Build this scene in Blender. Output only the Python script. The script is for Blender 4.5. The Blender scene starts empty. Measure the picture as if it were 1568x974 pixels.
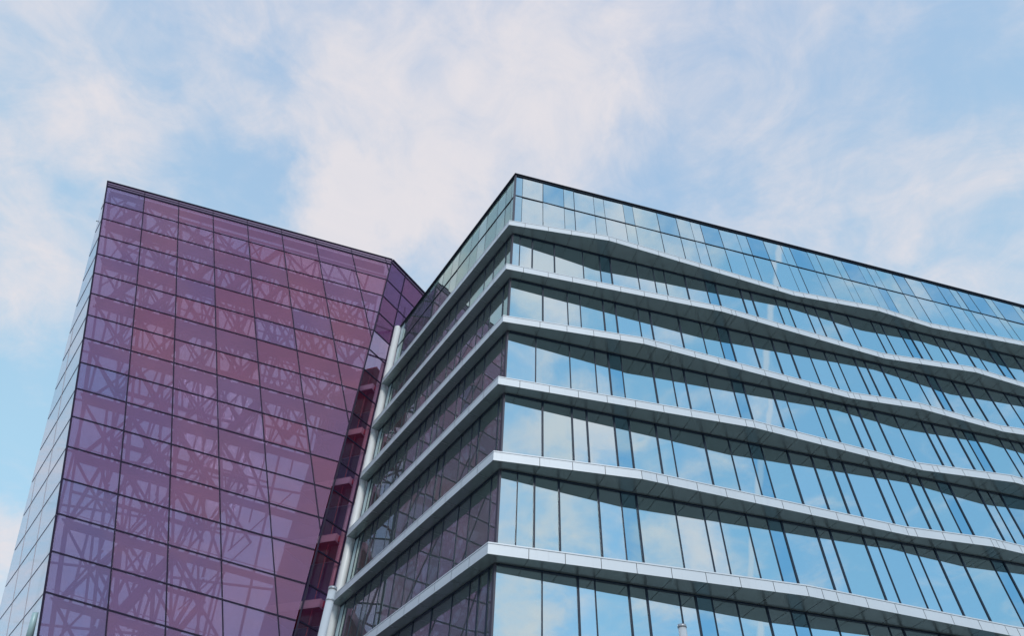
import bpy, bmesh, math, random
from mathutils import Vector, Matrix
V3 = Vector
RNG = random.Random(7)
sc = bpy.context.scene
COL = sc.collection
EYE = 1.6

# ------------------------------------------------------------------ camera
PITCH, ROLL, FPX, W0, H0 = math.radians(46.0389), math.radians(2.70316), 1012.67, 1568.0, 974.0
f = V3((0, math.cos(PITCH), math.sin(PITCH))); r0 = V3((1, 0, 0)); u0 = r0.cross(f)
rx = math.cos(ROLL) * r0 + math.sin(ROLL) * u0
ux = -math.sin(ROLL) * r0 + math.cos(ROLL) * u0
cam_d = bpy.data.cameras.new('camera'); cam = bpy.data.objects.new('camera', cam_d); COL.objects.link(cam)
cam_d.sensor_width = 36; cam_d.lens = 36 * FPX / W0; cam_d.clip_start = .1; cam_d.clip_end = 6000
M = Matrix((rx, ux, -f)).transposed().to_4x4(); M.translation = V3((0, 0, EYE)); cam.matrix_world = M
sc.camera = cam

def ray(px, py):
    d = rx * ((px - W0 / 2) / FPX) - ux * ((py - H0 / 2) / FPX) + f
    return d.normalized()
def proj(P):
    q = P - V3((0, 0, EYE)); z = q.dot(f)
    if z < .1: return None
    return (W0 / 2 + FPX * q.dot(rx) / z, H0 / 2 - FPX * q.dot(ux) / z)

# ------------------------------------------------------------------ materials
def mat(name):
    m = bpy.data.materials.new(name); m.use_nodes = True
    nt = m.node_tree; nt.nodes.clear()
    return m, nt, nt.nodes.new('ShaderNodeOutputMaterial')
def N(nt, kind, **kw):
    n = nt.nodes.new(kind)
    for k, v in kw.items():
        if k in n.inputs: n.inputs[k].default_value = v
        else: setattr(n, k, v)
    return n
def L(nt, a, b): nt.links.new(a, b)

def paint(name, col, rough=.5, metal=0., var=.12, scale=1.2, spec=.5, bump=0.):
    m, nt, out = mat(name)
    b = N(nt, 'ShaderNodeBsdfPrincipled', Roughness=rough, Metallic=metal)
    b.inputs['Specular IOR Level'].default_value = spec
    tc = N(nt, 'ShaderNodeTexCoord'); nz = N(nt, 'ShaderNodeTexNoise', Scale=scale, Detail=6., Roughness=.6)
    L(nt, tc.outputs['Object'], nz.inputs['Vector'])
    mx = N(nt, 'ShaderNodeMix', data_type='RGBA'); c = V3(col)
    mx.inputs['A'].default_value = (*(c * (1 - var)), 1); mx.inputs['B'].default_value = (*[min(1, v) for v in c * (1 + var)], 1)
    L(nt, nz.outputs['Fac'], mx.inputs['Factor']); L(nt, mx.outputs['Result'], b.inputs['Base Color'])
    if bump:
        bp = N(nt, 'ShaderNodeBump', Strength=.4, Distance=bump); L(nt, nz.outputs['Fac'], bp.inputs['Height']); L(nt, bp.outputs['Normal'], b.inputs['Normal'])
    L(nt, b.outputs['BSDF'], out.inputs['Surface'])
    return m

def weathered(name, col):
    """painted metal with faint rain streaks and a slow drift in tone"""
    m, nt, out = mat(name)
    b = N(nt, 'ShaderNodeBsdfPrincipled', Roughness=.44, Metallic=.05)
    tc = N(nt, 'ShaderNodeTexCoord'); mp = N(nt, 'ShaderNodeMapping'); mp.inputs['Scale'].default_value = (7, 7, .5)
    L(nt, tc.outputs['Object'], mp.inputs['Vector'])
    n1 = N(nt, 'ShaderNodeTexNoise', Scale=1., Detail=5., Roughness=.65); L(nt, mp.outputs[0], n1.inputs['Vector'])
    n2 = N(nt, 'ShaderNodeTexNoise', Scale=.6, Detail=3.); L(nt, tc.outputs['Object'], n2.inputs['Vector'])
    r = N(nt, 'ShaderNodeMapRange'); L(nt, n1.outputs['Fac'], r.inputs['Value']); r.inputs['From Min'].default_value = .56; r.inputs['From Max'].default_value = .78; r.inputs['To Max'].default_value = .30
    a = N(nt, 'ShaderNodeMix', data_type='RGBA'); L(nt, n2.outputs['Fac'], a.inputs['Factor']); c = V3(col)
    a.inputs['A'].default_value = (*(c * .93), 1); a.inputs['B'].default_value = (*(c * 1.05), 1)
    d = N(nt, 'ShaderNodeMix', data_type='RGBA'); L(nt, r.outputs['Result'], d.inputs['Factor']); L(nt, a.outputs['Result'], d.inputs['A']); d.inputs['B'].default_value = (*(c * .62), 1)
    L(nt, d.outputs['Result'], b.inputs['Base Color']); L(nt, b.outputs['BSDF'], out.inputs['Surface'])
    return m

def schlick(nt, r0):
    """reflectance rising to 1 at glancing angles, the same from both sides of a pane"""
    lw = N(nt, 'ShaderNodeLayerWeight', Blend=.5)
    pw = N(nt, 'ShaderNodeMath', operation='POWER'); L(nt, lw.outputs['Facing'], pw.inputs[0]); pw.inputs[1].default_value = 5.
    ml = N(nt, 'ShaderNodeMath', operation='MULTIPLY_ADD', use_clamp=True); L(nt, pw.outputs[0], ml.inputs[0]); ml.inputs[1].default_value = 1 - r0; ml.inputs[2].default_value = r0
    return ml

def coated_glass(name, tint, through, refl, wob=.0022, rough=0.0, veil=0.):
    """sun-control glass: strong coloured reflection, some see-through to the rooms"""
    m, nt, out = mat(name)
    tr = N(nt, 'ShaderNodeBsdfTransparent', Color=(*through, 1))
    gl = N(nt, 'ShaderNodeBsdfGlossy', Color=(*tint, 1), Roughness=rough)
    ad = schlick(nt, refl)
    tc = N(nt, 'ShaderNodeTexCoord'); nz = N(nt, 'ShaderNodeTexNoise', Scale=.55, Detail=1.5, Roughness=.4)
    L(nt, tc.outputs['Object'], nz.inputs['Vector'])
    bp = N(nt, 'ShaderNodeBump', Strength=1., Distance=wob); L(nt, nz.outputs['Fac'], bp.inputs['Height'])
    L(nt, bp.outputs['Normal'], gl.inputs['Normal'])
    mx = N(nt, 'ShaderNodeMixShader'); L(nt, ad.outputs[0], mx.inputs[0]); L(nt, tr.outputs[0], mx.inputs[1]); L(nt, gl.outputs[0], mx.inputs[2])
    if veil:  # flat grey veil mixed into the glass to mute its reflections
        df = N(nt, 'ShaderNodeBsdfDiffuse', Color=(.44, .49, .48, 1)); md = N(nt, 'ShaderNodeMixShader'); md.inputs[0].default_value = veil
        L(nt, mx.outputs[0], md.inputs[1]); L(nt, df.outputs[0], md.inputs[2]); mx = md
    L(nt, mx.outputs[0], out.inputs['Surface'])
    return m

def tinted_glass(name, body, through, opac, refl=.06, spec=(.9, .9, .95)):
    """printed purple glass: part dyed body, part see-through, mirror-like at glancing angles"""
    m, nt, out = mat(name)
    tr = N(nt, 'ShaderNodeBsdfTransparent', Color=(*through, 1))
    tc = N(nt, 'ShaderNodeTexCoord'); nz = N(nt, 'ShaderNodeTexNoise', Scale=.5, Detail=5., Roughness=.6)
    L(nt, tc.outputs['Object'], nz.inputs['Vector'])
    mc = N(nt, 'ShaderNodeMix', data_type='RGBA'); c = V3(body)
    mc.inputs['A'].default_value = (*(c * .84), 1); mc.inputs['B'].default_value = (*(c * 1.16), 1)
    L(nt, nz.outputs['Fac'], mc.inputs['Factor'])
    df = N(nt, 'ShaderNodeBsdfDiffuse'); L(nt, mc.outputs['Result'], df.inputs['Color'])
    m1 = N(nt, 'ShaderNodeMixShader'); m1.inputs[0].default_value = opac
    L(nt, tr.outputs[0], m1.inputs[1]); L(nt, df.outputs[0], m1.inputs[2])
    gl = N(nt, 'ShaderNodeBsdfGlossy', Color=(*spec, 1), Roughness=.0)
    n2 = N(nt, 'ShaderNodeTexNoise', Scale=.5, Detail=1.); L(nt, tc.outputs['Object'], n2.inputs['Vector'])
    bp = N(nt, 'ShaderNodeBump', Strength=1., Distance=.003); L(nt, n2.outputs['Fac'], bp.inputs['Height']); L(nt, bp.outputs['Normal'], gl.inputs['Normal'])
    ad = schlick(nt, refl)
    m2 = N(nt, 'ShaderNodeMixShader'); L(nt, ad.outputs[0], m2.inputs[0]); L(nt, m1.outputs[0], m2.inputs[1]); L(nt, gl.outputs[0], m2.inputs[2])
    L(nt, m2.outputs[0], out.inputs['Surface'])
    return m

MT = dict(
    fascia=weathered('white_aluminium_panel', (.69, .75, .80)),
    joint=paint('dark_joint', (.05, .05, .055), .7, 0, .05),
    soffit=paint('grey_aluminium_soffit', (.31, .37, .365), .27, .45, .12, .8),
    frame=paint('dark_blue_grey_frame', (.010, .024, .050), .45, 0, .1, spec=.4),
    corner=paint('grey_corner_post', (.075, .075, .10), .4, .4, .1),
    coping=paint('black_coping', (.02, .022, .03), .4, .2, .1),
    white=paint('white_painted_steel', (.88, .90, .90), .35, 0, .05, 1.5),
    slab=paint('pale_ceiling', (.42, .45, .44), .8, 0, .1),
    core=paint('dark_interior_wall', (.10, .11, .12), .8, 0, .2),
    roof=paint('roof_gravel', (.25, .25, .25), .9, 0, .2, 6),
    cyan=paint('lit_cyan_end_pane', (.56, .76, .78), .25, 0, .08),  # end pane of glass: brightness seen through it painted as flat pale cyan
    pglassframe=paint('dark_purple_mullion', (.022, .016, .042), .6, 0, .1, spec=.15),
    pcoping=paint('purple_grey_coping', (.19, .13, .22), .4, .3, .12),
    steel=paint('red_purple_steel', (.34, .12, .20), .5, .1, .15),
    steel2=paint('violet_steel', (.30, .14, .25), .5, .1, .15),
    walk=paint('plum_walkway', (.36, .13, .22), .6, 0, .15),
    red=paint('dark_red_soffit', (.42, .02, .035), .5, 0, .15),
    redwall=paint('red_wall', (.35, .04, .07), .6, 0, .2, .6),
    duskwall=paint('dusky_violet_wall', (.12, .10, .30), .6, 0, .2, .6),
    sidejoint=paint('grey_side_joint', (.42, .44, .50), .5, .2, .1),
    pink=paint('pinkish_slab_edge', (.85, .74, .77), .6, 0, .08),
    pale=paint('pale_column', (.62, .52, .55), .5, 0, .08),
    lamp_arm=paint('pale_teal_lamp_arm', (.42, .60, .62), .4, .1, .08, 2),
    pole=paint('pale_grey_pole', (.66, .70, .74), .4, .2, .06, 3),
    polecap=paint('grey_pole_cap', (.45, .47, .50), .35, .6, .08, 3),
    zinc=paint('zinc_bracket', (.3, .32, .33), .4, .7, .1, 3),
)
PANES = [coated_glass('mirror_glass_%s' % n, t, th, rf) for n, t, th, rf in (
    ('clear', (.81, .955, 1.), (.42, .58, .55), .84),
    ('soft', (.75, .92, .975), (.40, .56, .53), .83),
    ('cool', (.77, .935, .965), (.38, .54, .51), .83))]
LPANES = [coated_glass('side_mirror_glass_%s' % n, t, th, rf, .003, 0., .10) for n, t, th, rf in (
    ('grey', (.74, .90, .86), (.60, .76, .70), .44), ('soft', (.70, .86, .82), (.64, .80, .74), .38), ('pale', (.80, .94, .91), (.58, .74, .68), .50))]
PANE_DARK = coated_glass('mirror_glass_deep_blue', (.47, .76, .91), (.12, .18, .24), .82)
PANE_TOP_BLUE = coated_glass('mirror_glass_blue', (.50, .77, .93), (.16, .22, .30), .83)

# ------------------------------------------------------------------ helpers
class MB:
    """collects faces in world space; build() links them as one mesh object"""
    def __init__(s): s.v = []; s.f = []; s.m = []; s.uv = None
    def face(s, pts, mi=0):
        n = len(s.v); s.v += [V3(p) for p in pts]; s.f.append(list(range(n, n + len(pts)))); s.m.append(mi)
    def prism(s, a, off, mi=0):
        b = [V3(p) + off for p in a]; a = [V3(p) for p in a]; k = len(a)
        s.face(a[::-1], mi); s.face(b, mi)
        for i in range(k): j = (i + 1) % k; s.face([a[i], a[j], b[j], b[i]], mi)
    def bar(s, a, b, wv, dv, mi=0):
        """box beam from a to b; wv, dv are half-size vectors across it"""
        a = V3(a); b = V3(b); q = [a - wv - dv, a + wv - dv, a + wv + dv, a - wv + dv]
        s.prism(q, b - a, mi)
    def tube(s, a, b, r, n=8, mi=0, r2=None, caps=True):
        a = V3(a); b = V3(b); d = (b - a).normalized(); r2 = r if r2 is None else r2
        p = d.cross(V3((0, 0, 1)) if abs(d.z) < .9 else V3((1, 0, 0))).normalized(); q = d.cross(p)
        A = [a + (p * math.cos(t) + q * math.sin(t)) * r for t in [2 * math.pi * i / n for i in range(n)]]
        B = [b + (p * math.cos(t) + q * math.sin(t)) * r2 for t in [2 * math.pi * i / n for i in range(n)]]
        for i in range(n): j = (i + 1) % n; s.face([A[i], A[j], B[j], B[i]], mi)
        if caps: s.face(A[::-1], mi); s.face(B, mi)
    def build(s, name, mats, parent=None, smooth=False):
        me = bpy.data.meshes.new(name); loc = parent_loc(parent)
        bm = bmesh.new()
        for fc, mi in zip(s.f, s.m):
            try:
                F_ = bm.faces.new([bm.verts.new(s.v[i] - loc) for i in fc]); F_.material_index = mi; F_.smooth = smooth
            except ValueError: pass
        bmesh.ops.remove_doubles(bm, verts=bm.verts, dist=.0004)
        bmesh.ops.recalc_face_normals(bm, faces=bm.faces)
        bm.to_mesh(me); bm.free()
        if not isinstance(mats, (list, tuple)): mats = [mats]
        for m_ in mats: me.materials.append(m_)
        if smooth:
            for p in me.polygons: p.use_smooth = len(p.vertices) == 4
        o = bpy.data.objects.new(name, me); COL.objects.link(o)
        if parent: o.parent = parent
        return o
def parent_loc(p):
    l = V3((0, 0, 0))
    while p is not None: l += p.location; p = p.parent
    return l
def thing(name, label, cat, loc, group=None):
    o = bpy.data.objects.new(name, None); COL.objects.link(o); o.location = loc; o.empty_display_size = .5
    o['label'] = label; o['category'] = cat
    if group: o['group'] = group
    return o
def area2(pts):
    """picture area (photo pixels) of a polygon clipped by a rough in-frame test"""
    q = [proj(p) for p in pts]
    if any(x is None for x in q): return 0
    cx = sum(x for x, _ in q) / len(q); cy = sum(y for _, y in q) / len(q)
    if not (-20 < cx < W0 + 20 and -20 < cy < H0 + 30): return 0
    return abs(sum(q[i][0] * q[(i + 1) % len(q)][1] - q[(i + 1) % len(q)][0] * q[i][1] for i in range(len(q)))) / 2

# ================================================================== OFFICE BUILDING
C0 = V3((-.1856, 22.5901, 0)); AR, AL = math.radians(13.5651), math.radians(120.86)
dR = V3((math.cos(AR), math.sin(AR), 0)); dL = V3((math.cos(AL), math.sin(AL), 0))
nR = V3((dR.y, -dR.x, 0)); nL = V3((-dL.y, dL.x, 0))          # outward normals
Z = V3((0, 0, 1)); LEN_R, LEN_L = 46., 16.4
H = 3.9; LZ = {k: 10.8438 + (6 - k) * H + EYE for k in range(1, 9)}   # ledge undersides
ZROOF = 36.596 + EYE; ZTRANSOM = 34.26 + EYE; LH = .44
def PR(s, off, z): return C0 + dR * s + nR * off + Z * z
def PL(s, off, z): return C0 + dL * s + nL * off + Z * z

office = thing('office_building', 'blue mirror-glass office building wrapped by white wavy ledges at each storey', 'building', (C0.x, C0.y, 0))

MUL = {0: [.48, 1.81, 3.18, 3.86, 5.2, 5.89, 7.23, 7.9, 9.61, 10.98, 11.99, 12.71, 14.06, 15.37, 16.09, 17.35, 18.67, 19.34, 20.67, 21.35, 22.72, 23.33, 24.64, 25.34, 26.02, 27.37, 28.36, 29.72, 31.02, 32.04, 32.69, 33.64, 34.97, 35.64, 37.38],
1: [.45, 1.18, 2.47, 4.17, 5.2, 5.86, 7.51, 8.54, 9.23, 10.56, 11.87, 12.55, 14.2, 14.88, 16.56, 17.29, 18.54, 19.26, 20.26, 21.52, 23.21, 23.89, 25.13, 25.82, 26.56, 27.76, 28.49, 29.81, 30.65, 31.84, 32.57, 33.85],
2: [1.79, 3.14, 3.84, 5.14, 5.85, 7.17, 7.85, 9.54, 10.84, 11.85, 12.51, 13.91, 15.22, 16.24, 17.46, 18.55, 19.25, 20.5, 21.17, 22.21, 23.21, 24.45, 25.29, 25.89, 27.12, 28.11, 29.45, 30.76, 31.74],
3: [1.44, 3.14, 4.44, 5.15, 5.83, 7.49, 8.5, 9.2, 10.48, 11.86, 12.5, 14.17, 14.86, 16.49, 17.24, 18.5, 19.2, 20.19, 21.45, 23.14, 23.78, 25.12, 25.74, 26.4, 28.12, 28.84],
4: [1.77, 3.13, 3.83, 5.13, 5.85, 7.17, 7.87, 9.54, 10.82, 11.87, 12.52, 13.89, 15.16, 16.17, 16.86, 18.47, 19.2, 20.43, 21.13, 22.13, 22.83, 24.52, 25.14, 25.87],
5: [.73, 1.43, 2.45, 4.12, 5.11, 5.79, 7.49, 8.79, 9.47, 10.78, 11.76, 12.45, 14.1, 14.79, 16.43, 17.09, 18.38, 19.05, 20.09, 21.37, 23.05, 23.76],
6: [1.75, 3.1, 3.75, 5.06, 5.77, 7.08, 7.74, 8.41, 9.44, 10.71, 11.73, 12.38, 13.69, 15.03, 16.04, 16.7, 18.37], 7: [.7], 8: [1.4]}
DARK = {1: (5.5, 12.2, 25.4, 32.2), 2: (12.2, 25.6), 3: (5.5, 12.2, 26.1), 4: (5.5, 12.2, 22.5, 27.5), 5: (5.4, 12.1, 23.4), 6: (8.1, 12.1, 21)}
BLUE_TOP = (2.5, 7.5, 10.3, 13.4, 16.7, 20., 24., 27.9, 30.4, 31.5, 33.2, 34.3, 36.5, 39, 42)
BLUE_LOW = (.2, 25.7, 40.)
def extend(lst, end, rng):
    lst = list(lst)
    while lst[-1] < end - 1.8: lst.append(round(lst[-1] + rng.choice((.67, .67, 1., 1.33, 1.33, 1.67)), 2))
    return [0.] + lst + [end]
rng = random.Random(3)
RS = {k: extend(v, LEN_R, rng) for k, v in MUL.items()}
LS = {}
for k in range(9):
    q = [0., rng.choice((.45, .67, .67))]
    while q[-1] < LEN_L - 2.3: q.append(round(q[-1] + rng.choice((.67, .67, 1., 1.33, 1.67)), 2))
    LS[k] = q + [LEN_L - .62, LEN_L]

panes = []   # (area, pts(4 outer), normal, material, is_pick)
def pane(P, n, s0, s1, z0, z1, m):
    g = .012
    pts = [P(s0 + g, -.03, z0), P(s1 - g, -.03, z0), P(s1 - g, -.03, z1), P(s0 + g, -.03, z1)]
    j = [rng.uniform(-.006, .006) for _ in range(3)]; tw = (j[0], j[1], j[2], j[0] + j[2] - j[1])
    pts = [p + n * t for p, t in zip(pts, tw)]
    panes.append((area2(pts), pts, n, m))
def storey_z(k):   # glass from top of the ledge below to the underside of the ledge above
    if k == 0: return LZ[1] + LH, ZROOF - .1
    return (LZ[k + 1] + LH if k < 8 else .25), LZ[k]
for face, P, n, S in (('R', PR, nR, RS), ('L', PL, nL, LS)):
    for k in range(9):
        z0, z1 = storey_z(k); fr = MB(); wv = (dR if face == 'R' else dL)
        lst = S[k]
        for i in range(len(lst) - 1):
            a, b = lst[i], lst[i + 1]; mid = (a + b) / 2
            m = rng.choice(PANES)
            if face == 'R' and any(a < d < b for d in DARK.get(k, ())): m = PANE_DARK
            if face == 'L': m = rng.choice(LPANES)
            if face == 'L' and i == len(lst) - 2: m = MT['cyan']
            if k == 0:
                mt, ml = m, m
                if face == 'R':
                    if any(a < d < b for d in BLUE_TOP): mt = PANE_TOP_BLUE
                    if any(a < d < b for d in BLUE_LOW): ml = PANE_TOP_BLUE
                    if a == 0: mt = PANE_TOP_BLUE
                pane(P, n, a, b, z0, ZTRANSOM - .03, ml); pane(P, n, a, b, ZTRANSOM + .03, z1, mt)
            else: pane(P, n, a, b, z0, z1 - .06, m)
        for i, s in enumerate(lst[1:-1] if face == 'R' else lst[1:]):
            thick = rng.random() < .45
            w = (.040 if thick else .024); dep = (.027 if thick else .024)
            if k == 0: w *= .6; dep *= .5
            if face == 'L': dep *= .8
            fr.bar(P(s, dep - .075, z0), P(s, dep - .075, z1 - .002), wv * w, n * (dep + .025))
        s1 = lst[-1]
        fr.bar(P(.10, -.02, z1 - .035), P(s1, -.02, z1 - .035), n * .05, Z * .024)      # head rail
        fr.bar(P(.10, -.02, z0 + .03), P(s1, -.02, z0 + .03), n * .03, Z * .027)         # sill rail
        if k == 0: fr.bar(P(.05, -.02, ZTRANSOM), P(s1, -.02, ZTRANSOM), n * .03, Z * .018)
        fr.build('window_frame', MT['frame'], office)
for k in range(9):      # corner post of each storey
    z0, z1 = storey_z(k); b = MB()
    a = [C0 + nL * .02 + dL * .13, C0 + nL * .02 + nR * .02, C0 + nR * .02 + dR * .055, C0 - nR * .08 + dR * .055, C0 - nL * .1 + dL * .13]
    b.prism([p + Z * z0 for p in a], Z * (z1 - z0 - .003)); b.build('corner_post', MT['corner'], office)
panes.sort(key=lambda t: -t[0])
def pane_mesh(mb, pts, n, mi=0): mb.prism(pts, -n * .024, mi)
for ar, pts, n, m in panes[:100]:
    b = MB(); pane_mesh(b, pts, n); b.build('window', m, office)
allm = PANES + LPANES + [PANE_DARK, PANE_TOP_BLUE, MT['cyan']]; b = MB()
for ar, pts, n, m in panes[100:]: pane_mesh(b, pts, n, allm.index(m))
o = b.build('window', allm, office); o['kind'] = 'stuff'; o['label'] = 'the smaller and more distant mirror-glass windows'

# ledges: outer edge waves in plan on the long side
KINK = {1: [(-.36, .52), (5.4, 1.11), (17.6, .48), (23.2, .86), (27.2, .60), (34.5, 1.0), (40, .6), (46, 1.)],
        2: [(-.38, .54), (11.6, 1.08), (22.2, .48), (27.9, 1.03), (34, .6), (40, 1.), (46, .6)],
        3: [(-.37, .52), (6.6, 1.10), (18.4, .53), (22.5, .88), (27.9, .55), (34, 1.05), (40, .55), (46, .9)],
        4: [(-.42, .52), (11.6, 1.11), (20.9, .56), (25.8, 1.05), (32, .6), (38, 1.), (46, .6)],
        5: [(-.42, .52), (5.6, 1.10), (18.3, .63), (22.4, .97), (28, .6), (34, 1.), (40, .6), (46, 1.)],
        6: [(-.43, .60), (11.7, 1.30), (21.6, .76), (27, 1.1), (34, .6), (40, 1.), (46, .6)],
        7: [(-.42, .55), (6.2, 1.1), (18, .55), (24, 1.), (31, .6), (38, 1.), (46, .6)],
        8: [(-.42, .55), (11.6, 1.1), (21, .55), (27, 1.), (34, .6), (40, 1.), (46, .6)]}
LOFF = .55
def ledge(k):
    z = LZ[k]; kk = KINK[k]; cornerP = PR(kk[0][0], kk[0][1], 0)
    off_l = (cornerP - C0).dot(nL); s_l = (cornerP - C0).dot(dL)
    # list of (outer xy, inner xy, is_joint_after)
    pts = []
    def offR(s):
        for (a, oa), (b, ob) in zip(kk, kk[1:]):
            if a <= s <= b: return oa + (ob - oa) * (s - a) / (b - a)
        return kk[-1][1]
    G = .011
    s = LEN_L; pts.append((PL(s, LOFF, 0), PL(s, -.06, 0), 0))
    js = []; s = LEN_L - .9
    while s > s_l + .4: js.append(s); s -= 1.33
    for s in js:
        t = (s - s_l) / (LEN_L - s_l); o_ = off_l + (LOFF - off_l) * t
        pts.append((PL(s + G, o_, 0), PL(s + G, -.06, 0), 1)); pts.append((PL(s - G, o_, 0), PL(s - G, -.06, 0), 0))
    inner_c = C0 - (nR + nL).normalized() * .07
    pts.append((cornerP, inner_c, 0))
    ev = []; first = .1 if k in (5, 3) else (1.04 if k in (6,) else .55)
    s = first
    ks = [q[0] for q in kk[1:-1]]
    while s < LEN_R - .3:
        if all(abs(s - q) > .3 for q in ks): ev.append((s, 1))
        s += 1.33
    for q in ks: ev.append((q, 1)); ev.append((q + .66, 1))
    ev = sorted(set(ev))
    last = .0
    for s, _ in ev:
        if s - last < .25: continue
        last = s
        pts.append((PR(s - G, offR(s - G), 0), PR(s - G, -.06, 0), 1)); pts.append((PR(s + G, offR(s + G), 0), PR(s + G, -.06, 0), 0))
    pts.append((PR(LEN_R, offR(LEN_R), 0), PR(LEN_R, -.06, 0), 0))
    b = MB(); so = MB()
    def inset(p, q, d):   # move outer point towards inner by d
        return p + (q - p).normalized() * d
    for (o1, i1, j1), (o2, i2, j2) in zip(pts, pts[1:]):
        mi = 1 if j1 else 0; dj = .012 if j1 else 0
        A = [inset(o1, i1, dj), inset(o2, i2, dj)]
        b.face([A[0] + Z * z, A[1] + Z * z, A[1] + Z * (z + .372), A[0] + Z * (z + .372)], mi)
        g1, g2 = inset(o1, i1, .03), inset(o2, i2, .03)
        b.face([A[0] + Z * (z + .372), A[1] + Z * (z + .372), g2 + Z * (z + .372), g1 + Z * (z + .372)], mi)
        b.face([g1 + Z * (z + .372), g2 + Z * (z + .372), g2 + Z * (z + .39), g1 + Z * (z + .39)], 1)
        c1, c2 = inset(o1, i1, -.012), inset(o2, i2, -.012)
        b.face([g1 + Z * (z + .39), g2 + Z * (z + .39), c2 + Z * (z + .39), c1 + Z * (z + .39)], 0)
        b.face([c1 + Z * (z + .39), c2 + Z * (z + .39), c2 + Z * (z + LH), c1 + Z * (z + LH)], 0)
        b.face([c1 + Z * (z + LH), c2 + Z * (z + LH), i2 + Z * (z + LH), i1 + Z * (z + LH)], 0)
        zz = z + .004 + (.012 if j1 else 0)
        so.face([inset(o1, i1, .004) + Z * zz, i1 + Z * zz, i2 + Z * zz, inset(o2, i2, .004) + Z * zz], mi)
    for o_, i_, _ in (pts[0], pts[-1]):
        b.face([o_ + Z * z, i_ + Z * z, i_ + Z * (z + LH), o_ + Z * (z + LH)], 0)
    lo = b.build('ledge', [MT['fascia'], MT['joint']], office)
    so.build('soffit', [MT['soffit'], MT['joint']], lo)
for k in range(1, 9): ledge(k)

# roof edge, roof, floors, core, end wall and white end column
b = MB()
bis = (nR + nL).normalized(); sec = 1 / bis.dot(nR)
b.prism([PL(LEN_L + .15, .10, ZROOF - .06), C0 + bis * .10 * sec + Z * (ZROOF - .06), PR(LEN_R, .10, ZROOF - .06), PR(LEN_R, -.08, ZROOF - .06), C0 - bis * .08 * sec + Z * (ZROOF - .06), PL(LEN_L + .15, -.08, ZROOF - .06)], Z * .06)
b.build('roof_coping', MT['coping'], office)
BK = PL(LEN_L, 0, 0); ENDD = V3((math.cos(math.radians(40)), math.sin(math.radians(40)), 0))
def foot(ins, back=15.):
    p = [C0 - (nR + nL).normalized() * ins * 1.1, PR(LEN_R - ins, -ins, 0), PR(LEN_R - ins, -back, 0), BK + ENDD * 6 - nL * ins, PL(LEN_L - ins, -ins, 0)]
    return p
for k in range(1, 9):
    b = MB(); b.prism([p + Z * (LZ[k] + .05) for p in foot(.16)], Z * .34); b.build('floor_slab', MT['slab'], office)
b = MB(); b.prism([p + Z * (ZROOF - .5) for p in foot(.16)], Z * .2); b.build('roof', MT['roof'], office)
b = MB(); b.prism([p + Z * .02 for p in foot(5.2, 12)], Z * (ZROOF - .6)); b.build('core_wall', MT['core'], office)
b = MB(); b.bar(BK - nL * .3 + dL * .05 + Z * 0, BK - nL * .3 + dL * .05 + Z * (ZROOF - .6), nL * .2, dL * .05)
b.prism([BK - nL * .55 + Z * .03, BK - nL * .55 + ENDD * 6 + Z * .03, BK - nL * .75 + ENDD * 6 + Z * .03, BK - nL * .75 + Z * .03], Z * (ZROOF - .7))
b.build('end_wall', MT['corner'], office)
ec = V3((-8.915, 36.90, 0)); b = MB()
b.tube(ec + Z * .01, ec + Z * (ZROOF - .05), .255, 28)
for k in range(1, 9): b.tube(ec + Z * (LZ[k] - .30), ec + Z * (LZ[k] - .24), .262, 28)
b.build('end_column', MT['white'], office, smooth=True)

# ================================================================== PURPLE CRYSTAL BUILDING
TL = V3((-34.664, 31.6587, 47.1032 + EYE)); TR = V3((-10.2751, 35.3588, 43.0001 + EYE))
t = (TR - TL).normalized(); m_ = V3((-.33701, -.05113, .94011)).normalized(); UW = (TR - TL).length
nF = t.cross(m_).normalized()
if nF.y > 0: nF = -nF
def P3(u, v, w=0): return TL + t * u - m_ * v - nF * w
def uedge(v): return 25.0 - .3495 * v if v > 0 else 25.0
def ground_v(u): return (TL.z + t.z * u - .02) / m_.z
crystal = thing('glass_building', 'purple glass building with a slanting grid and steel trusses showing through', 'building', (-13.5, 35., 0))
UC = [0, 3.3, 6.3, 9.3, 12.3, 15.3, 18.3, 21.4, 24.4, 27.5]
ROW0, DV = .72, 2.19
pal = {}
def pm(tag, body, through, opac=.43): pal[tag] = tinted_glass('purple_glass_' + tag, body, through, opac)
pm('plum', (.395, .15, .30), (.73, .68, .78)); pm('rose', (.425, .14, .265), (.76, .66, .75))
pm('violet', (.35, .16, .345), (.72, .69, .80)); pm('blue', (.29, .175, .38), (.69, .70, .83)); pm('mauve', (.375, .155, .32), (.73, .68, .79))
def clip(poly, fn):
    out = []
    for i in range(len(poly)):
        a, b_ = poly[i], poly[(i + 1) % len(poly)]; fa, fb = fn(a), fn(b_)
        if fa >= 0: out.append(a)
        if (fa >= 0) != (fb >= 0):
            q = fa / (fa - fb); out.append((a[0] + (b_[0] - a[0]) * q, a[1] + (b_[1] - a[1]) * q))
    return out
prng = random.Random(11); pp = []
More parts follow.
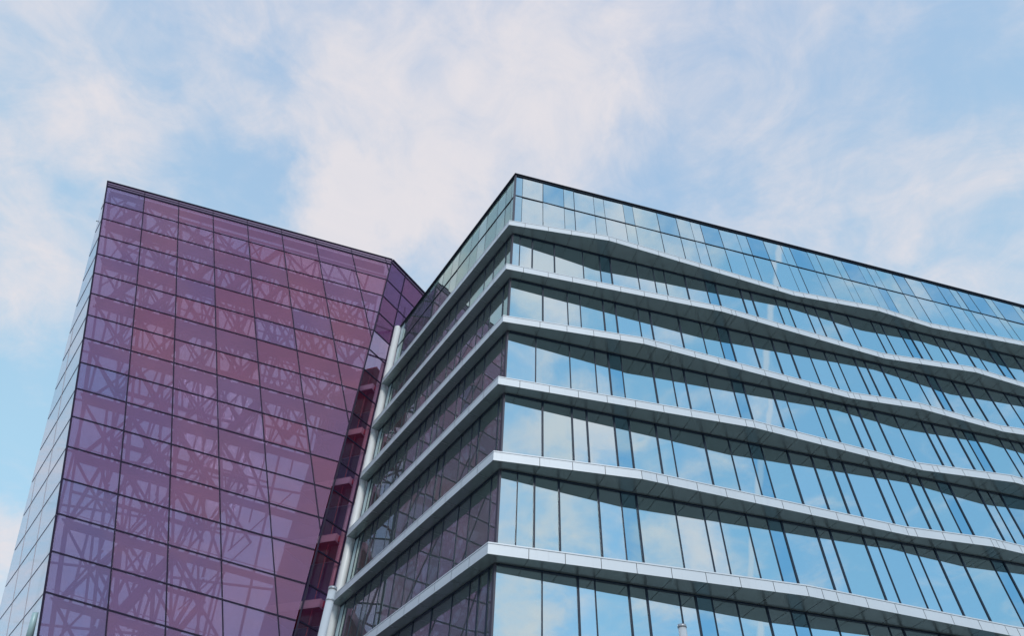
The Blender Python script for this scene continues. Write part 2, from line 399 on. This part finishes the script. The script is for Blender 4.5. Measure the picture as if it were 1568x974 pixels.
for k in range(25):
    for i in range(9):
        a, b_ = UC[i], UC[i + 1]; v0, v1 = ROW0 + DV * k, ROW0 + DV * (k + 1)
        poly = [(a, v0), (b_, v0), (b_, v1), (a, v1)]
        poly = clip(poly, lambda p: uedge(0) - .3495 * p[1] - p[0])
        if len(poly) >= 3: poly = clip(poly, lambda p: ground_v(p[0]) - p[1])
        if len(poly) < 3: continue
        # warm in the upper middle and right, cooler to the lower left
        warm = 1.1 - abs(i - 4.6) * .2 - abs(k - 4) * .085 + prng.uniform(-.5, .5)
        if i == 0: warm -= .55
        tag = 'rose' if warm > .78 else 'plum' if warm > .25 else 'mauve' if warm > -.15 else 'violet' if warm > -.75 else 'blue'
        if (i, k) in ((2, 2), (2, 4), (4, 5), (5, 4), (0, 12), (0, 8), (3, 8)): tag = 'violet'
        if (i, k) in ((2, 5), (1, 6), (1, 7), (3, 4), (6, 3), (7, 5), (7, 7), (6, 6), (3, 7), (3, 5)): tag = 'rose'
        P = [P3(u, v, .0) for u, v in poly]
        pp.append((area2(P), P, tag))
pp.sort(key=lambda x: -x[0])
for ar, P, tag in pp[:100]:
    b = MB(); b.prism(P, -nF * .02); b.build('glass_panel', pal[tag], crystal)
tags = list(pal); b = MB()
for ar, P, tag in pp[100:]: b.prism(P, -nF * .02, tags.index(tag))
o = b.build('glass_panel', [pal[q] for q in tags], crystal); o['kind'] = 'stuff'; o['label'] = 'the smaller or cut-off purple glass panels'
# mullion grid on the front
b = MB(); tw = t.cross(nF).normalized()
for k in range(25):
    v = ROW0 + DV * k; ue = uedge(v)
    u1 = ue
    if ground_v(0) < v: continue
    while u1 > 0 and ground_v(u1) < v: u1 -= .2
    if u1 > .5: b.bar(P3(0, v, -.012), P3(u1, v, -.012), tw * .034, nF * .03)
mp = m_.cross(nF).normalized()
for u in UC[1:-1]:
    ve = min((25.0 - u) / .3495, ground_v(u))
    if ve > .3: b.bar(P3(u, ROW0, -.014), P3(u, ve, -.014), mp * .032, nF * .026)
b.bar(P3(0, 0, -.01), P3(0, ground_v(0), -.01), mp * .045, nF * .04)
eb = V3((TR.x, TR.y, .02)); b.bar(TR - Z * .02, eb, (t - Z * t.z).normalized() * .048, nF * .045)
b.build('mullion_grid', MT['pglassframe'], crystal)
# parapet band
b = MB()
b.prism([P3(0, .03, -.02), P3(25, .03, -.02), P3(24.78, .64, -.02), P3(0, .64, -.02)], -nF * .12, 0)
b.bar(P3(-.02, 0, -.03), P3(25.02, 0, -.03), tw * .045, nF * .07, 1)
b.bar(P3(0, .36, -.03), P3(24.88, .36, -.03), tw * .018, nF * .03, 1)
b.bar(P3(0, .66, -.03), P3(24.77, .66, -.03), tw * .035, nF * .04, 1)
for u in UC[1:-1]: b.bar(P3(u, .04, -.03), P3(u, .64, -.03), mp * .02, nF * .02, 1)
b.build('parapet', [MT['pcoping'], MT['pglassframe']], crystal)

# right facet
AF = math.radians(54); dF = V3((math.cos(AF), math.sin(AF), -.04)); dFh = V3((math.cos(AF), math.sin(AF), 0)); nf = V3((dF.y, -dF.x, 0)).normalized()
FL = 9.5
def PF(k, z, w=0): return V3((TR.x, TR.y, 0)) + dFh * k - nf * w + Z * (z - .04 * k)
zrows = []
for k in range(25):
    v = (ROW0 + DV * k); P = P3(uedge(v), v); zrows.append(P.z)
facet_cols = [0, 1.77, 4.3, 6.9, FL]
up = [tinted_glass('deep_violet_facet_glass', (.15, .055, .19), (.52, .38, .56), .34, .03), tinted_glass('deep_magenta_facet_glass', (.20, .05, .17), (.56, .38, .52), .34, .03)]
fm = [tinted_glass('purple_facet_glass', (.20, .07, .20), (.84, .74, .83), .09, .03), tinted_glass('magenta_facet_glass', (.26, .07, .18), (.87, .72, .79), .09, .03)]
zt = [TR.z - .35] + zrows[1:] + [.05]
for i in range(4):
    for k in range(len(zt) - 1):
        if zt[k] - zt[k + 1] < .1: continue
        P = [PF(facet_cols[i], zt[k]), PF(facet_cols[i + 1], zt[k]), PF(facet_cols[i + 1], zt[k + 1] + (.45 if k == len(zt) - 2 else 0)), PF(facet_cols[i], zt[k + 1])]
        b = MB(); b.prism(P, -nf * .02)
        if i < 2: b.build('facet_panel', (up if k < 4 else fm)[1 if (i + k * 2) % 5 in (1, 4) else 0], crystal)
        else:
            if k == 0 and i == 2: big = MB()
            big.prism(P, -nf * .02)
o = big.build('facet_panel', up[0], crystal); o['kind'] = 'stuff'
b = MB()
for z in zrows[1:]:
    b.bar(PF(.03, z, -.012), PF(FL, z, -.012), Z * .04, nf * .03)
for k in facet_cols[1:]: b.bar(PF(k, TR.z, -.014), PF(k, .5, -.014), dFh * .035, nf * .034)
b.bar(PF(.05, TR.z, -.03), PF(FL, TR.z, -.03), Z * .07, nf * .08)
b.bar(PF(.05, TR.z - .35, -.014), PF(FL, TR.z - .35, -.014), Z * .035, nf * .04)
b.build('facet_mullion_grid', MT['pglassframe'], crystal)
b = MB(); b.prism([PF(.06, TR.z - .06, -.01), PF(FL, TR.z - .06, -.01), PF(FL, TR.z - .31, -.01), PF(.06, TR.z - .31, -.01)], -nf * .06); b.build('facet_parapet', MT['pcoping'], crystal)

# left side face, back and roof glazing
SB = V3((-30.2, 51.0, 0.05)); BL = P3(0, ground_v(0)); FT = PF(FL, TR.z); FB = PF(FL, .5)
nS = m_.cross(SB - TL).normalized()
if nS.x > 0: nS = -nS
dS = nS.cross(Z).normalized()
if dS.y < 0: dS = -dS
side = tinted_glass('pale_side_glass', (.42, .36, .46), (.75, .72, .8), .2, .30, (.97, .97, .99))
def side_pt(v, frac):   # frac 0 at the front edge, 1 at the sloping rear edge
    P = P3(0, v); Q = TL + (SB - TL) * (v / ground_v(0)); return P + (Q - P) * frac
b = MB(); b.prism([TL, BL, SB], -nS * .03); b.build('side_glass', side, crystal)
b = MB()
for k in range(1, 24):
    v = ROW0 + DV * k
    if v > ground_v(0): break
    P = P3(0, v)
    # run along the horizontal of the side plane until the rear edge
    e = (SB - TL); nrm = e.cross(nS); s = (TL - P).dot(nrm) / dS.dot(nrm)
    b.bar(P + dS * .1 + nS * .012, P + dS * max(.2, s - .25) + nS * .012, Z * .019, nS * .010)
for s0 in (4.4, 8.8):
    top = None
    for q in range(1, 200):
        v = ground_v(0) * q / 200; P = P3(0, v); e = (SB - TL); nrm = e.cross(nS); s = (TL - P).dot(nrm) / dS.dot(nrm)
        if s > s0 + 1.3: top = v; break
    if top: b.bar(P3(0, top) + dS * s0 + nS * .012, BL + dS * s0 + nS * .012, dS * .011, nS * .010)
b.build('side_joint_grid', MT['sidejoint'], crystal)
b = MB(); b.tube(TL + (SB - TL) * .075 + nS * .02, TL + (SB - TL) * .075 + nS * .10, .045, 10); b.build('side_light', MT['coping'], crystal)
sp = [TL + dS * a_ - m_ * v_ + nS * .22 for a_, v_ in ((.15, 36.75), (.95, 38.2), (1.9, 40.6), (3.2, 44.6))]  # curved arm of a lamp fixture mounted on the side face
b = MB()
for p0, p1 in zip(sp[1:], sp[2:]): b.tube(p0, p1, .17, 14)
b.tube(sp[0], sp[1], .13, 14, r2=.17)
b.build('side_lamp_arm', MT['lamp_arm'], crystal, smooth=True)
bk = tinted_glass('clear_back_glass', (.40, .32, .44), (.88, .88, .92), .06, .02)
b = MB(); b.face([TL - nF * .02, SB, FB, FT]) ; bm_back = b
b = MB(); b.prism([TL - nF * .04, SB, FB], nF * -.03); b.prism([TL - nF * .04, FB, FT], nF * -.03)
b.build('back_glass', bk, crystal)
b = MB()
for q in range(1, 12):
    fr_ = q / 12
    b.tube(TL + (FT - TL) * fr_, SB + (FB - SB) * fr_, .09, 6)
for q in range(1, 14):
    fr_ = q / 14
    p0 = TL + (SB - TL) * fr_; p1 = FT + (FB - FT) * fr_; b.tube(p0 + (p1 - p0) * .04, p0 + (p1 - p0) * .99, .08, 6)
b.build('back_mullion_grid', MT['steel2'], crystal)
b = MB(); b.prism([TL - nF * .1 - Z * .03, TR - nF * .1 - Z * .03, FT - Z * .03], -Z * .06); b.build('roof_glass', bk, crystal)

# trusses behind the front glass
tr_rng = random.Random(5)
def inside(u, v): return 0 <= u <= 25.1 - .3495 * v - .3 and v < ground_v(u) - .3
def back_w(u, v):  # how far the interior reaches behind the front at this point (kept conservative)
    return max(.8, min(7., v * .24 + u * .20))
def member(b, p, q, w0, w1, r, mi=0):
    if inside(*p) and inside(*q):
        w0 = min(w0, back_w(*p) - .25); w1 = min(w1, back_w(*q) - .25)
        b.tube(P3(p[0], p[1], w0), P3(q[0], q[1], w1), r, 6, mi)
def open_zone(u, v):  # lower right: an open hall without trusses
    return (u > 11.6 and v > 20.5) or (u > 8.6 and v > 28)
MODV = 2 * DV
for lay, (w, du, dvv) in enumerate(((1.3, 0., .0), (3.6, 1.5, 1.1))):
    for k in range(-1, 11):
        b = MB(); v0 = ROW0 + MODV * k + dvv; v1 = v0 + MODV
        if v0 < .9: v0 = .95
        if v1 - v0 < 1: continue
        for i in range(9):
            a, c = UC[i] + du, UC[i + 1] + du
            if i == 0 and lay == 0: a += .15
            oz = open_zone((a + c) / 2, (v0 + v1) / 2)
            if oz:
                if lay == 1 and tr_rng.random() < .35: member(b, (c, v0), (a - 1.5, v1 + 1.0), w, w, .045, 0)
                continue
            mid = (a + c) / 2; vm = (v0 + v1) / 2; R = lambda lo, hi: tr_rng.uniform(lo, hi)
            mi = tr_rng.randrange(2)
            member(b, (a, v0), (c, v0), w, w, R(.11, .17), mi)
            member(b, (a, v0), (a, v1), w, w, R(.07, .13), mi)
            kind = tr_rng.random()
            if kind < .62:
                member(b, (a, v0), (c, v1), w, w, R(.07, .12), mi); member(b, (c, v0), (a, v1), w + .2, w + .2, R(.07, .12), mi)
                if tr_rng.random() < .5: member(b, (mid, v0), (mid, v1), w, w, R(.05, .08), mi)
            elif kind < .85:
                member(b, (mid, v0), (a, v1), w, w, R(.07, .12), mi); member(b, (mid, v0), (c, v1), w, w, R(.07, .12), mi)
                member(b, (a, vm), (c, vm), w, w, R(.05, .08), mi)
            else:
                member(b, (a, v1), (c, v0), w, w, R(.22, .34), mi); member(b, (a, vm), (mid, v0), w, w, R(.06, .09), mi)
            if lay < 2:   # webs tying the layers together
                member(b, (a, v0), (mid, vm), w, w + 1.8, R(.05, .09), mi); member(b, (c, v0), (mid, v1), w, w + 1.8, R(.05, .09), mi)
                member(b, (a, v1), (mid, v0), w, w + 2.1, R(.05, .09), mi)
        if b.f: b.build('truss', [MT['steel'], MT['steel2']], crystal)
for k in range(0, 11):
    v = ROW0 + MODV * k + (.12 if k else .25); b = MB()
    u0_, u1_ = .25, uedge(v) - .5
    if v > ground_v(0) - 1: break
    while ground_v(u1_) < v + .5: u1_ -= .3
    if u1_ < 1: break
    wd = min(.95, back_w(0.3, v) - .1)
    b.prism([P3(u0_, v, .15), P3(u1_, v, .15), P3(u1_, v, max(.5, min(1.0, back_w(u1_, v)))), P3(u0_, v, wd)], -m_ * .06)
    b.bar(P3(u0_, v - .45, .3), P3(u1_, v - .45, .3), m_ * .02, nF * .02)
    b.build('walkway', MT['walk'], crystal)

# stair landings and posts seen through the facet
aD = math.radians(158); dD = V3((math.cos(aD), math.sin(aD), 0)); iD = V3((-dD.y, dD.x, 0))
if iD.y < 0: iD = -iD
for k in range(1, 9):
    z = LZ[k] + .02; q = V3((-9.82, 36.95, z))
    b = MB(); b.prism([q, q + dD * 3.6, q + dD * 3.6 + iD * 2.4, q + iD * 2.4], Z * .46)
    o = b.build('landing', MT['pink'], crystal)
    b = MB(); b.prism([q + dD * .03 + iD * .03 - Z * .012, q + dD * 3.5 + iD * .03 - Z * .012, q + dD * 3.5 + iD * 2.3 - Z * .012, q + dD * .03 + iD * 2.3 - Z * .012], Z * .008); b.build('landing_soffit', MT['red'], o)
    b = MB(); b.prism([q - dD * .02 + iD * .25 + Z * .04, q - dD * .32 + iD * .3 + Z * .1, q - dD * .32 + iD * 1.4 + Z * .1, q - dD * .02 + iD * 1.6 + Z * .04], Z * .36); b.build('landing_bracket', MT['red'], o)
for q, r_ in (((-10.9, 37.6), .035), ((-10.25, 37.3), .022)):
    b = MB(); b.tube(V3((*q, .05)), V3((*q, LZ[1] + 1.5)), r_, 8); b.build('hanger_rod', MT['red'], crystal)
b = MB(); b.tube(V3((-9.42, 36.98, .05)), V3((-9.42, 36.98, LZ[1] + 2.6)), .14, 16); b.build('pale_column', MT['pale'], crystal, smooth=True)
b = MB(); q = V3((-10.3, 39.9, .05)); b.prism([q, q + dD * 4.2, q + dD * 4.2 + iD * .2, q + iD * .2], Z * (LZ[1] + 1.2)); b.build('stair_wall', MT['duskwall'], crystal)
b = MB(); q = V3((-9.9, 37.2, LZ[1] + 2.2)); b.prism([q, q + dD * 3.4, q + dD * 3.4 + iD * 2.2, q + iD * 2.2], Z * .12); b.build('stair_roof', MT['red'], crystal)

# ================================================================== POLES
def pole(base, top, r, label):
    e = thing('pole', label, 'pole', (base[0], base[1], 0), 'white capped poles in front of the buildings')
    B_ = V3((base[0], base[1], 0))
    b = MB(); b.tube(B_ + Z * .02, B_ + Z * (top - .06), r * 1.35, 20, r2=r); b.build('shaft', MT['pole'], e, smooth=True)
    b = MB(); b.tube(B_ + Z * (top - .06), B_ + Z * top, r * 1.16, 20, r2=r * 1.1); b.build('cap', MT['polecap'], e, smooth=True)
    b = MB(); b.tube(B_ + Z * (top - .30), B_ + Z * (top - .27), r * 1.10, 20); b.build('collar', MT['polecap'], e, smooth=True)
    b = MB(); b.tube(B_ + Z * .004, B_ + Z * .03, r * 2.6, 20); b.build('base_plate', MT['zinc'], e)
    return e
d = ray(1044, 958); s = 15.5 / math.hypot(d.x, d.y); pole((d.x * s, d.y * s), EYE + d.z * s, .088, 'short pale pole top rising in front of the lowest blue windows')
d = ray(510, 900); s = 14.6 / math.hypot(d.x, d.y); pole((d.x * s, d.y * s), EYE + d.z * s, .082, 'tall pale pole crossing the end of the ledges beside the white column')

# ================================================================== GROUND
m, nt, out = mat('paving')
bs = N(nt, 'ShaderNodeBsdfPrincipled', Roughness=.8); tc = N(nt, 'ShaderNodeTexCoord')
br = N(nt, 'ShaderNodeTexBrick', Scale=1.); br.inputs['Color1'].default_value = (.27, .275, .265, 1); br.inputs['Color2'].default_value = (.31, .31, .30, 1); br.inputs['Mortar'].default_value = (.10, .10, .10, 1)
br.inputs['Mortar Size'].default_value = .008; L(nt, tc.outputs['Object'], br.inputs['Vector'])
L(nt, br.outputs['Color'], bs.inputs['Base Color']); L(nt, bs.outputs[0], out.inputs['Surface'])
b = MB(); b.face([(-1500, -1500, 0), (1500, -1500, 0), (1500, 1500, 0), (-1500, 1500, 0)])
o = b.build('ground', m); o['kind'] = 'structure'; o['label'] = 'grey paved plaza in front of the buildings'

# ================================================================== SKY AND LIGHT
SUN_EL, SUN_AZ = math.radians(30), math.radians(168)     # azimuth clockwise from +Y
sd = V3((math.sin(SUN_AZ) * math.cos(SUN_EL), math.cos(SUN_AZ) * math.cos(SUN_EL), math.sin(SUN_EL)))
sun = bpy.data.lights.new('sun', 'SUN'); sun.energy = 1.4; sun.angle = math.radians(12); sun.color = (1, .95, .90)
so = bpy.data.objects.new('sun', sun); COL.objects.link(so); so.rotation_euler = sd.to_track_quat('Z', 'Y').to_euler()
w = bpy.data.worlds.new('World'); sc.world = w; w.use_nodes = True; nt = w.node_tree; nt.nodes.clear()
out = nt.nodes.new('ShaderNodeOutputWorld'); bg = N(nt, 'ShaderNodeBackground', Strength=.1)
sky = N(nt, 'ShaderNodeTexSky', sky_type='NISHITA', sun_disc=False, sun_elevation=SUN_EL, sun_rotation=SUN_AZ, air_density=1.0, dust_density=.4, ozone_density=1.2)
tc = N(nt, 'ShaderNodeTexCoord'); DIR = tc.outputs['Generated']
def math_(op, a, b=None, clamp=False):
    n = N(nt, 'ShaderNodeMath', operation=op, use_clamp=clamp)
    for i, x in enumerate((a, b)):
        if x is None: continue
        if isinstance(x, (int, float)): n.inputs[i].default_value = x
        else: L(nt, x, n.inputs[i])
    return n.outputs[0]
def blob(px, py, rad, wt, dirv=None):
    dv = dirv or ray(px, py)
    dn = N(nt, 'ShaderNodeVectorMath', operation='DOT_PRODUCT'); L(nt, warped, dn.inputs[0]); dn.inputs[1].default_value = dv
    mr = N(nt, 'ShaderNodeMapRange', interpolation_type='SMOOTHSTEP'); L(nt, dn.outputs['Value'], mr.inputs['Value'])
    mr.inputs['From Min'].default_value = math.cos(rad / FPX); mr.inputs['From Max'].default_value = 1.0
    mr.inputs['To Min'].default_value = 0; mr.inputs['To Max'].default_value = wt
    return mr.outputs['Result']
# warp directions a little so that cloud edges are ragged
wn = N(nt, 'ShaderNodeTexNoise', Scale=5., Detail=6., Roughness=.62); L(nt, DIR, wn.inputs['Vector'])
sb = N(nt, 'ShaderNodeVectorMath', operation='SUBTRACT'); L(nt, wn.outputs['Color'], sb.inputs[0]); sb.inputs[1].default_value = (.5, .5, .5)
scl = N(nt, 'ShaderNodeVectorMath', operation='SCALE'); L(nt, sb.outputs[0], scl.inputs[0]); scl.inputs['Scale'].default_value = .22
ad = N(nt, 'ShaderNodeVectorMath', operation='ADD'); L(nt, DIR, ad.inputs[0]); L(nt, scl.outputs[0], ad.inputs[1])
nm = N(nt, 'ShaderNodeVectorMath', operation='NORMALIZE'); L(nt, ad.outputs[0], nm.inputs[0]); warped = nm.outputs[0]
BL_ = [(690, 90, 340, .42), (560, 210, 150, .30), (850, 200, 200, .22), (1010, 110, 230, .18), (360, 150, 90, .40), (190, 215, 110, .42), (525, 335, 115, .75), (660, 390, 200, .16),
       (60, 120, 180, .12), (30, 420, 120, .42), (0, 850, 110, .6), (1440, 290, 210, .10), (1250, 380, 200, .08), (1250, 60, 120, .20), (1180, 250, 150, .10), (1540, 330, 160, .02),
       (300, 90, 150, -.14), (300, 255, 100, -.34), (440, 320, 90, -.35), (370, 90, 80, -.22), (960, 275, 110, -.30), (1310, 140, 130, -.12), (1530, 100, 130, -.20), (1120, 300, 90, -.12), (60, 620, 170, -.35), (790, 90, 60, -.10), (240, 30, 80, -.15)]
tot = None
for q in BL_:
    o_ = blob(*q); tot = o_ if tot is None else math_('ADD', tot, o_)
def refl(px, py):
    d_ = ray(px, py); return d_ - nR * (2 * d_.dot(nR))
for px, py, rad, wt in ((1250, 640, 520, -.40), (880, 650, 95, .75), (865, 320, 150, .45), (1000, 350, 110, .2), (1000, 390, 80, .35), (850, 390, 110, .35), (860, 480, 90, .3), (890, 765, 85, .55), (1020, 815, 100, .65), (790, 925, 75, .55), (1130, 790, 100, .3), (960, 690, 40, .3)):
    tot = math_('ADD', tot, blob(0, 0, rad, wt, refl(px, py)))
# cloud texture on a flat cloud deck, in perspective
sx = N(nt, 'ShaderNodeSeparateXYZ'); L(nt, DIR, sx.inputs[0]); zc = math_('ADD', math_('MAXIMUM', sx.outputs['Z'], 0.), .22)
cx = N(nt, 'ShaderNodeCombineXYZ'); L(nt, math_('DIVIDE', sx.outputs['X'], zc), cx.inputs[0]); L(nt, math_('DIVIDE', sx.outputs['Y'], zc), cx.inputs[1])
n1 = N(nt, 'ShaderNodeTexNoise', Scale=3.6, Detail=11., Roughness=.62, Distortion=.9); L(nt, cx.outputs[0], n1.inputs['Vector'])
n2 = N(nt, 'ShaderNodeTexNoise', Scale=11., Detail=8., Roughness=.62, Distortion=.8); L(nt, cx.outputs[0], n2.inputs['Vector'])
dens = math_('ADD', tot, math_('MULTIPLY', math_('SUBTRACT', n1.outputs['Fac'], .5), 2.1))
dens = math_('ADD', dens, math_('MULTIPLY', math_('SUBTRACT', n2.outputs['Fac'], .5), 1.0))
n3 = N(nt, 'ShaderNodeTexNoise', Scale=7., Detail=9., Roughness=.58, Distortion=.6); L(nt, cx.outputs[0], n3.inputs['Vector'])
south = N(nt, 'ShaderNodeMapRange', interpolation_type='SMOOTHSTEP'); L(nt, sx.outputs['Y'], south.inputs['Value']); south.inputs['From Min'].default_value = .05; south.inputs['From Max'].default_value = -.25
dens = math_('ADD', dens, math_('MULTIPLY', math_('MULTIPLY', math_('SUBTRACT', n3.outputs['Fac'], .5), south.outputs['Result']), 2.6))
mr = N(nt, 'ShaderNodeMapRange', interpolation_type='SMOOTHSTEP'); L(nt, dens, mr.inputs['Value'])
mr.inputs['From Min'].default_value = -.52; mr.inputs['From Max'].default_value = .92; mr.inputs['To Max'].default_value = .96
# a thin vapour trail, high behind the viewer
ta, tb = refl(1190, 400), refl(1152, 950); tn = ta.cross(tb).normalized()
dn = N(nt, 'ShaderNodeVectorMath', operation='DOT_PRODUCT'); L(nt, DIR, dn.inputs[0]); dn.inputs[1].default_value = tn
wob = math_('ADD', dn.outputs['Value'], math_('MULTIPLY', math_('SUBTRACT', n1.outputs['Fac'], .5), .006))
tm = N(nt, 'ShaderNodeMapRange', interpolation_type='SMOOTHSTEP'); L(nt, math_('ABSOLUTE', wob), tm.inputs['Value'])
tm.inputs['From Min'].default_value = .0015; tm.inputs['From Max'].default_value = .0065; tm.inputs['To Min'].default_value = .62; tm.inputs['To Max'].default_value = 0
hm = N(nt, 'ShaderNodeMapRange'); dn2 = N(nt, 'ShaderNodeVectorMath', operation='DOT_PRODUCT'); L(nt, DIR, dn2.inputs[0]); dn2.inputs[1].default_value = (ta + tb).normalized()
L(nt, dn2.outputs['Value'], hm.inputs['Value']); hm.inputs['From Min'].default_value = .85; hm.inputs['From Max'].default_value = .93
trail = math_('MULTIPLY', tm.outputs['Result'], hm.outputs['Result'])
mask = math_('MAXIMUM', mr.outputs['Result'], trail)
# colours: blue air brightened by thin haze, pinkish-white cloud
haze = N(nt, 'ShaderNodeMix', data_type='RGBA'); haze.inputs['Factor'].default_value = .74
gain = N(nt, 'ShaderNodeVectorMath', operation='MULTIPLY'); L(nt, sky.outputs['Color'], gain.inputs[0]); gain.inputs[1].default_value = (1.3, 1.3, 1.3)
L(nt, gain.outputs[0], haze.inputs['A'])
air = N(nt, 'ShaderNodeMix', data_type='RGBA'); am = N(nt, 'ShaderNodeMapRange'); L(nt, sx.outputs['Z'], am.inputs['Value']); am.inputs['From Min'].default_value = .45; am.inputs['From Max'].default_value = .95
L(nt, am.outputs['Result'], air.inputs['Factor']); air.inputs['A'].default_value = (4.9, 7.9, 9.9, 1); air.inputs['B'].default_value = (4.6, 6.5, 9.3, 1); deep = N(nt, 'ShaderNodeMix', data_type='RGBA'); L(nt, south.outputs['Result'], deep.inputs['Factor']); L(nt, air.outputs['Result'], deep.inputs['A']); deep.inputs['B'].default_value = (2.9, 5.9, 8.6, 1); L(nt, deep.outputs['Result'], haze.inputs['B'])
cl = N(nt, 'ShaderNodeMix', data_type='RGBA'); L(nt, n2.outputs['Fac'], cl.inputs['Factor'])
cl.inputs['A'].default_value = (7.2, 7.2, 7.8, 1); cl.inputs['B'].default_value = (8.35, 7.85, 8.05, 1)
fm_ = N(nt, 'ShaderNodeMix', data_type='RGBA'); L(nt, mask, fm_.inputs['Factor']); L(nt, haze.outputs['Result'], fm_.inputs['A']); L(nt, cl.outputs['Result'], fm_.inputs['B'])
L(nt, fm_.outputs['Result'], bg.inputs['Color']); L(nt, bg.outputs[0], out.inputs['Surface'])

# ================================================================== render settings
sc.view_settings.view_transform = 'Standard'; sc.view_settings.look = 'None'; sc.view_settings.exposure = 0; sc.view_settings.gamma = 1
cy = sc.cycles
cy.max_bounces = 10; cy.diffuse_bounces = 3; cy.glossy_bounces = 5; cy.transmission_bounces = 4; cy.transparent_max_bounces = 24
cy.use_denoising = True; cy.caustics_reflective = False; cy.caustics_refractive = False
